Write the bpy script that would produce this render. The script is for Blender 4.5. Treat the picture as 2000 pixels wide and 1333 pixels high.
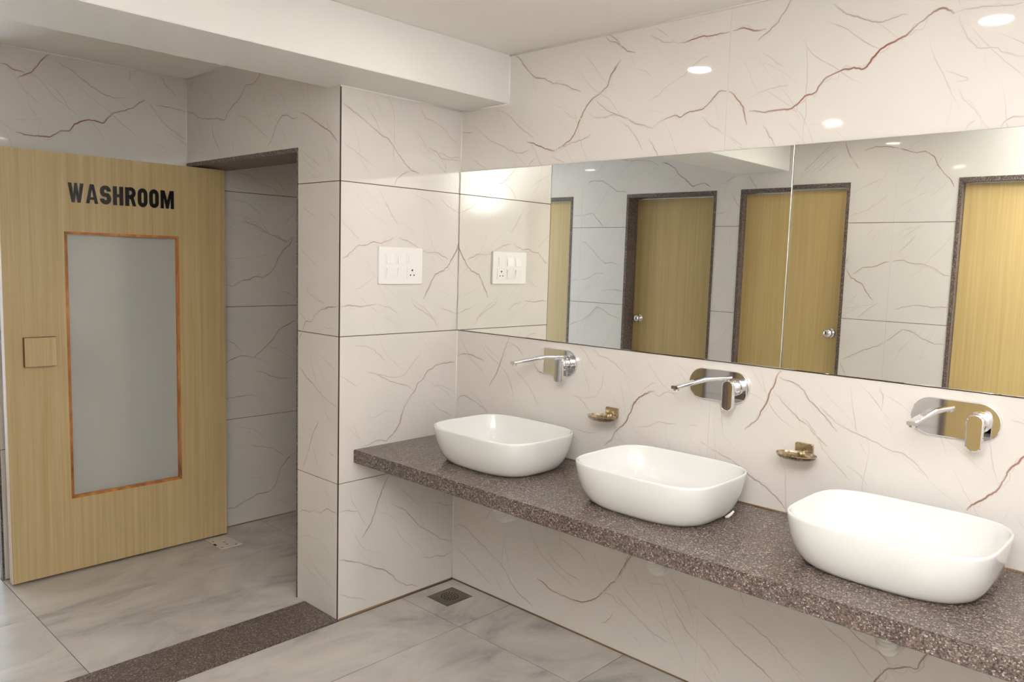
import bpy, bmesh, math, random
from mathutils import Vector, Matrix, noise
random.seed(7)
for o in list(bpy.data.objects): bpy.data.objects.remove(o, do_unlink=True)
SC = bpy.context.scene
COL = SC.collection
R = math.radians

# ------------------------------------------------------------------ camera
CAM = Vector((2.5669, -2.3728, 1.4675)); FPX = 1529.18
YAW, PITCH, ROLL = R(43.223), R(-5.844), R(1.708)
FW = Vector((-math.sin(YAW)*math.cos(PITCH), math.cos(YAW)*math.cos(PITCH), math.sin(PITCH)))
_r = Vector((math.cos(YAW), math.sin(YAW), 0)); _u = _r.cross(FW)
RT = _r*math.cos(ROLL) + _u*math.sin(ROLL); UP = -_r*math.sin(ROLL) + _u*math.cos(ROLL)
cd = bpy.data.cameras.new('camera'); cam = bpy.data.objects.new('camera', cd); COL.objects.link(cam)
cd.sensor_width = 36; cd.lens = FPX*36/2000; cd.clip_start = .02
cam.matrix_world = Matrix(((RT.x, UP.x, -FW.x, CAM.x), (RT.y, UP.y, -FW.y, CAM.y), (RT.z, UP.z, -FW.z, CAM.z), (0, 0, 0, 1)))
SC.camera = cam
# ------------------------------------------------------------------ world, window light (right one added), exposure
SC.view_settings.view_transform = 'Standard'; SC.view_settings.look = 'None'
SC.view_settings.gamma = 1; SC.view_settings.use_curve_mapping = False
SC.view_settings.exposure = 0.33
LENS_EMIT = 76.0          # downlight lenses
W = bpy.data.worlds.new('world'); SC.world = W; W.use_nodes = True
W.node_tree.nodes['Background'].inputs[0].default_value = (.66, .8, 1, 1)
W.node_tree.nodes['Background'].inputs[1].default_value = 1.6
def area(name, loc, rot, sx, sy, power, color):
    l = bpy.data.lights.new(name, 'AREA'); l.shape = 'RECTANGLE'; l.size = sx; l.size_y = sy; l.energy = power; l.color = color
    o = bpy.data.objects.new(name, l); o.location = loc; o.rotation_euler = rot; COL.objects.link(o); return o
area('added_window_light', (3.62, -1.1, 1.75), (0, R(90), 0), .8, 1.0, 5, (1, .97, .93))  # fill light through an added, unseen window on the right
fl_ = bpy.data.lights.new('camera_flash', 'SPOT'); fl_.energy = 370; fl_.spot_size = R(150); fl_.spot_blend = 1; fl_.shadow_soft_size = .03; fl_.color = (.90, .955, 1)
flo = bpy.data.objects.new('camera_flash', fl_); flo.location = (2.56, -2.36, 1.74); flo.rotation_euler = (R(180), 0, 0); COL.objects.link(flo)   # hot-shoe flash bounced off the ceiling
area('corridor_daylight', (-3.34, -1.78, 1.12), (0, R(-90), 0), 1.95, 1.42, 20, (.82, .91, 1))

# ------------------------------------------------------------------ main dimensions (metres)
d, e, L = .6254, .2956, 1.3111          # switch wall depth, post width, left wall
Z3, Z2, Z1, HB, HC, BX = .5638, 1.1529, 1.7529, 2.109, 2.303, .279
HO, D, XR, XL, YB = 1.899, 2.69, 3.45, -3.2, 1.6
MT, MB, MY = 1.847, 1.1553, -.006
CTZ, CTY = .694, -.553
TK = .008                                # tile thickness

# ------------------------------------------------------------------ pixel helpers
def ray(x, y): return (FW*FPX + RT*(x-1000) - UP*(y-666.5)).normalized()
def unproj(x, y, ax, v):
    D_ = ray(x, y); return CAM + D_*((v-CAM[ax])/D_[ax])

# ------------------------------------------------------------------ materials
def new_mat(name):
    m = bpy.data.materials.new(name); m.use_nodes = True
    nt = m.node_tree; return m, nt, nt.nodes['Principled BSDF']
def N(nt, t, **kw):
    n = nt.nodes.new(t)
    for k, v in kw.items():
        if k.startswith('i_'): n.inputs[k[2:].replace('_', ' ')].default_value = v
        else: setattr(n, k, v)
    return n
def ramp(nt, src, stops, interp='LINEAR'):
    r = nt.nodes.new('ShaderNodeValToRGB'); r.color_ramp.interpolation = interp
    el = r.color_ramp.elements
    while len(el) < len(stops): el.new(.5)
    for q, (p, c) in zip(el, stops): q.position = p; q.color = (*c, 1)
    nt.links.new(src, r.inputs[0]); return r
def srgb(r, g, b):
    f = lambda c: (c/255/12.92) if c/255 <= .04045 else ((c/255+.055)/1.055)**2.4
    return (f(r), f(g), f(b))
def plain(name, col, rough=.5, metal=0, **kw):
    m, nt, b = new_mat(name); b.inputs['Base Color'].default_value = (*col, 1)
    b.inputs['Roughness'].default_value = rough; b.inputs['Metallic'].default_value = metal
    for k, v in kw.items(): b.inputs[k.replace('_', ' ')].default_value = v
    return m
def pos(nt): return N(nt, 'ShaderNodeNewGeometry').outputs['Position']
def mapped(nt, src, scale=(1, 1, 1), rot=(0, 0, 0)):
    m = nt.nodes.new('ShaderNodeMapping'); m.inputs['Scale'].default_value = scale; m.inputs['Rotation'].default_value = rot
    nt.links.new(src, m.inputs[0]); return m.outputs[0]
def noisetex(nt, vec, scale, detail=4, rough=.5, dist=0):
    n = N(nt, 'ShaderNodeTexNoise'); n.inputs['Scale'].default_value = scale; n.inputs['Detail'].default_value = detail
    n.inputs['Roughness'].default_value = rough; n.inputs['Distortion'].default_value = dist
    nt.links.new(vec, n.inputs['Vector']); return n.outputs['Fac']
def mix(nt, fac, a, b, mode='MIX'):
    m = nt.nodes.new('ShaderNodeMix'); m.data_type = 'RGBA'; m.blend_type = mode
    for s, v in ((0, fac), (6, a), (7, b)):
        if isinstance(v, (int, float)): m.inputs[s].default_value = v
        elif isinstance(v, tuple): m.inputs[s].default_value = (*v, 1)
        else: nt.links.new(v, m.inputs[s])
    return m.outputs[2]

def mat_tile():
    m, nt, b = new_mat('veined_tile'); P = pos(nt)
    base = ramp(nt, noisetex(nt, P, 2.2, 5, .6), [(.3, srgb(219, 216, 211)), (.55, srgb(225, 219, 213)), (.8, srgb(222, 213, 206))]).outputs[0]
    at = N(nt, 'ShaderNodeAttribute', attribute_name='vein')
    hue = ramp(nt, noisetex(nt, P, 3.5, 2), [(.35, srgb(138, 78, 54)), (.6, srgb(138, 96, 78))]).outputs[0]
    c = mix(nt, at.outputs['Fac'], base, hue)
    nt.links.new(c, b.inputs['Base Color'])
    b.inputs['Roughness'].default_value = .05; b.inputs['IOR'].default_value = 1.52
    return m
def mat_granite(name, polish):
    m, nt, b = new_mat(name); P = pos(nt)
    v = N(nt, 'ShaderNodeTexVoronoi'); v.inputs['Scale'].default_value = 290; nt.links.new(P, v.inputs['Vector'])
    sp = ramp(nt, v.outputs['Color'], [(0, srgb(24, 22, 23)), (.25, srgb(58, 50, 48)), (.5, srgb(90, 77, 71)), (.75, srgb(124, 107, 99)), (.95, srgb(196, 186, 178))]).outputs[0]
    n1 = noisetex(nt, P, 120, 3, .7)
    c = mix(nt, .25, sp, ramp(nt, n1, [(.35, srgb(34, 30, 30)), (.5, srgb(90, 76, 70)), (.65, srgb(156, 140, 132))]).outputs[0])
    n2 = noisetex(nt, P, 9, 3)
    c = mix(nt, ramp(nt, n2, [(.5, (0, 0, 0)), (.75, (.16, .16, .16))]).outputs[0], c, srgb(116, 80, 68))
    nt.links.new(c, b.inputs['Base Color']); b.inputs['Roughness'].default_value = polish
    return m
def mat_floor():
    m, nt, b = new_mat('grey_floor_tile')
    P = pos(nt)
    oi = N(nt, 'ShaderNodeObjectInfo')
    off = N(nt, 'ShaderNodeVectorMath', operation='MULTIPLY'); off.inputs[1].default_value = (13, 7, 5)
    comb = N(nt, 'ShaderNodeCombineXYZ')
    for i in range(3): nt.links.new(oi.outputs['Random'], comb.inputs[i])
    nt.links.new(comb.outputs[0], off.inputs[0])
    ad = N(nt, 'ShaderNodeVectorMath', operation='ADD'); nt.links.new(P, ad.inputs[0]); nt.links.new(off.outputs[0], ad.inputs[1])
    v = mapped(nt, ad.outputs[0], (1, .5, 1), (0, 0, R(22)))
    a = noisetex(nt, v, 3.2, 7, .62, 1.6)
    base = ramp(nt, a, [(.28, srgb(158, 154, 151)), (.45, srgb(188, 183, 178)), (.58, srgb(201, 195, 188)), (.75, srgb(212, 206, 198))]).outputs[0]
    v2 = mapped(nt, ad.outputs[0], (1.2, .35, 1), (0, 0, R(-30)))
    w = noisetex(nt, v2, 5, 5, .6, 2.2)
    vein = ramp(nt, w, [(.485, (0, 0, 0)), (.5, (.35, .35, .35)), (.515, (0, 0, 0))]).outputs[0]
    c = mix(nt, vein, base, srgb(206, 190, 170))
    nt.links.new(c, b.inputs['Base Color']); b.inputs['Roughness'].default_value = .22
    return m
def mat_wood(name, axis_u, c0, c1, rough=.35):
    m, nt, b = new_mat(name); P = pos(nt)
    s = [60, 60, .9]
    v = mapped(nt, P, tuple(s))
    a = noisetex(nt, v, 1.0, 4, .6, .3)
    v2 = mapped(nt, P, (260, 260, 3))
    f = noisetex(nt, v2, 1.0, 3, .6)
    v3 = mapped(nt, P, (9, 9, .35)); g = noisetex(nt, v3, 1.0, 2, .5)
    c = ramp(nt, a, [(.32, c0), (.62, c1)]).outputs[0]
    c = mix(nt, ramp(nt, f, [(.35, (.22, .22, .22)), (.6, (0, 0, 0))]).outputs[0], c, tuple(x*.72 for x in c0))
    c = mix(nt, ramp(nt, g, [(.45, (0, 0, 0)), (.7, (.25, .25, .25))]).outputs[0], c, tuple(x*.82 for x in c1))
    nt.links.new(c, b.inputs['Base Color']); b.inputs['Roughness'].default_value = rough
    return m
def mat_teak():
    m, nt, b = new_mat('teak_bead'); P = pos(nt)
    a = noisetex(nt, mapped(nt, P, (14, 14, 4)), 1.5, 4, .6)
    nt.links.new(ramp(nt, a, [(.3, srgb(132, 78, 34)), (.5, srgb(186, 120, 60)), (.7, srgb(210, 152, 90))]).outputs[0], b.inputs['Base Color'])
    b.inputs['Roughness'].default_value = .4; return m
def mat_bronze():
    m, nt, b = new_mat('aged_bronze'); P = pos(nt)
    a = noisetex(nt, P, 60, 5, .7)
    nt.links.new(ramp(nt, a, [(.35, srgb(146, 130, 106)), (.55, srgb(190, 174, 148)), (.7, srgb(220, 208, 188))]).outputs[0], b.inputs['Base Color'])
    nt.links.new(ramp(nt, a, [(.3, (.34,)*3), (.7, (.16,)*3)]).outputs[0], b.inputs['Roughness'])
    b.inputs['Metallic'].default_value = .9; return m
def mat_paint(name, col):
    m, nt, b = new_mat(name)
    a = noisetex(nt, pos(nt), 90, 3)
    bp = N(nt, 'ShaderNodeBump'); bp.inputs['Strength'].default_value = .04; bp.inputs['Distance'].default_value = .002
    nt.links.new(a, bp.inputs['Height']); nt.links.new(bp.outputs[0], b.inputs['Normal'])
    b.inputs['Base Color'].default_value = (*col, 1); b.inputs['Roughness'].default_value = .6; return m
M = {}
M['tile'] = mat_tile(); M['granite'] = mat_granite('brown_granite_polished', .16); M['granite_rough'] = mat_granite('brown_granite_honed', .4)
M['floor'] = mat_floor()
M['grout'] = plain('brown_grout', srgb(112, 86, 60), .8); M['darkgrout'] = plain('dark_corner_grout', srgb(70, 56, 46), .8); M['fgrout'] = plain('floor_grout', srgb(98, 84, 72), .8)
M['fine_grout'] = plain('pale_grout', srgb(200, 194, 186), .7)
M['caulk'] = plain('white_caulk', srgb(242, 240, 234), .45)
M['seam'] = plain('grey_seam_sealant', srgb(112, 112, 104), .5)
M['dirt'] = plain('stained_sealant', srgb(132, 104, 72), .7)
M['paint'] = mat_paint('white_paint', srgb(236, 234, 230)); M['ceil'] = mat_paint('ceiling_paint', srgb(244, 240, 234))
M['wood'] = mat_wood('pale_pine_laminate', 0, srgb(186, 161, 114), srgb(203, 181, 136))
M['wood2'] = mat_wood('golden_oak_laminate', 0, srgb(192, 165, 110), srgb(204, 180, 126))
M['edge'] = plain('pale_edge_band', srgb(226, 208, 192), .5)
M['darkwood'] = plain('dark_wood_edge', srgb(112, 78, 40), .5)
M['teak'] = mat_teak(); M['black'] = plain('black_acrylic', (.006, .006, .007), .25)
M['ceramic'] = plain('white_ceramic', srgb(236, 236, 234), .06, Coat_Weight=.4, Coat_Roughness=.02)
M['chrome'] = plain('chrome', (.82, .82, .84), .04, 1); M['steel'] = plain('worn_steel', srgb(128, 120, 108), .38, .8)
M['bronze'] = mat_bronze()
M['plastic'] = plain('white_plastic', srgb(247, 245, 243), .28); M['hole'] = plain('dark_hole', (.008, .007, .006), .6)
M['pvc'] = plain('white_pvc', srgb(222, 220, 214), .4)
M['mirror'] = plain('mirror_silver', (.965, .975, .93), 0.0, 1); M['glassedge'] = plain('glass_edge', srgb(150, 165, 155), .15)
M['whitemetal'] = plain('white_steel_plate', srgb(226, 218, 212), .35, .2)
M['frame'] = plain('white_window_frame', srgb(230, 230, 228), .4)
m, nt, b = new_mat('frosted_glass'); b.inputs['Base Color'].default_value = (*srgb(244, 246, 240), 1)
b.inputs['Transmission Weight'].default_value = .55; b.inputs['Roughness'].default_value = .13; b.inputs['IOR'].default_value = 1.35
b.inputs['Coat Weight'].default_value = 1; b.inputs['Coat Roughness'].default_value = .02; M['frost'] = m
m, nt, b = new_mat('lamp_lens'); b.inputs['Base Color'].default_value = (.9, .9, .9, 1)
b.inputs['Emission Color'].default_value = (1, .89, .78, 1); b.inputs['Emission Strength'].default_value = LENS_EMIT; M['lens'] = m

# ------------------------------------------------------------------ mesh helpers
def obj(name, bm, mat, parent=None, smooth=False, mats=None):
    me = bpy.data.meshes.new(name); bm.to_mesh(me); bm.free()
    for mm in ([mat] if mats is None else mats): me.materials.append(M[mm])
    if smooth:
        for p in me.polygons: p.use_smooth = True
    o = bpy.data.objects.new(name, me); COL.objects.link(o)
    if parent is not None: o.parent = parent
    return o
def box(bm, x0, x1, y0, y1, z0, z1):
    vs = [bm.verts.new((x, y, z)) for x in (x0, x1) for y in (y0, y1) for z in (z0, z1)]
    fs = []
    for q in ((0, 1, 3, 2), (4, 6, 7, 5), (0, 4, 5, 1), (2, 3, 7, 6), (0, 2, 6, 4), (1, 5, 7, 3)): fs.append(bm.faces.new([vs[i] for i in q]))
    return vs, fs
def bevel_all(bm, w, seg=2):
    bmesh.ops.recalc_face_normals(bm, faces=bm.faces)
    bmesh.ops.bevel(bm, geom=list(bm.edges), offset=w, segments=seg, affect='EDGES', clamp_overlap=True)
def nbox(name, dims, mat, parent=None, bev=0, seg=2):
    bm = bmesh.new(); box(bm, *dims); bmesh.ops.recalc_face_normals(bm, faces=bm.faces)
    if bev: bevel_all(bm, bev, seg)
    return obj(name, bm, mat, parent)
def tag(o, label, cat, group=None):
    o['label'] = label; o['category'] = cat
    if group: o['group'] = group
    return o
def struct(o, label=None, cat=None):
    o['kind'] = 'structure'
    if label: o['label'] = label
    if cat: o['category'] = cat
    return o
def empty(name, loc=(0, 0, 0), rz=0):
    o = bpy.data.objects.new(name, None); o.location = loc; o.rotation_euler.z = rz; COL.objects.link(o); o.empty_display_size = .05; return o
def loft(bm, rings, close=True, cap0=False, cap1=False):
    vr = [[bm.verts.new(p) for p in r] for r in rings]; n = len(vr[0])
    for a, b_ in zip(vr, vr[1:]):
        for i in range(n if close else n-1): bm.faces.new((a[i], a[(i+1) % n], b_[(i+1) % n], b_[i]))
    if cap0: bm.faces.new(list(reversed(vr[0])))
    if cap1: bm.faces.new(vr[-1])
    return vr
def circle(c, ax, r, n=32, ry=None):
    c = Vector(c); out = []
    for i in range(n):
        t = 2*math.pi*i/n; a, b_ = r*math.cos(t), (ry or r)*math.sin(t)
        out.append(c + (Vector((0, a, b_)) if ax == 0 else Vector((a, 0, b_)) if ax == 1 else Vector((a, b_, 0))))
    return out
def lathe(bm, c, ax, prof, n=32, cap0=True, cap1=True):
    rings = []
    for h, r in prof:
        cc = Vector(c); cc[ax] += h; rings.append(circle(cc, ax, max(r, 1e-4), n))
    loft(bm, rings, True, cap0, cap1); bmesh.ops.recalc_face_normals(bm, faces=bm.faces)
def tube(bm, pts, rad, n=12, caps=True):
    pts = [Vector(p) for p in pts]; rings = []
    rr = rad if isinstance(rad, (list, tuple)) else [rad]*len(pts)
    for i, p in enumerate(pts):
        t = (pts[min(i+1, len(pts)-1)]-pts[max(i-1, 0)]).normalized()
        a = t.cross(Vector((0, 0, 1)) if abs(t.z) < .95 else Vector((1, 0, 0))).normalized(); b_ = t.cross(a)
        rings.append([p + (a*math.cos(2*math.pi*k/n)+b_*math.sin(2*math.pi*k/n))*rr[i] for k in range(n)])
    loft(bm, rings, True, caps, caps); bmesh.ops.recalc_face_normals(bm, faces=bm.faces)
def rrect(w, h, r, n=6):
    out = []
    for sx, sy, a0 in ((1, 1, 0), (-1, 1, 90), (-1, -1, 180), (1, -1, 270)):
        for i in range(n+1):
            t = R(a0+90*i/n); out.append((sx*(w/2-r)+r*math.cos(t), sy*(h/2-r)+r*math.sin(t)))
    return out

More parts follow.
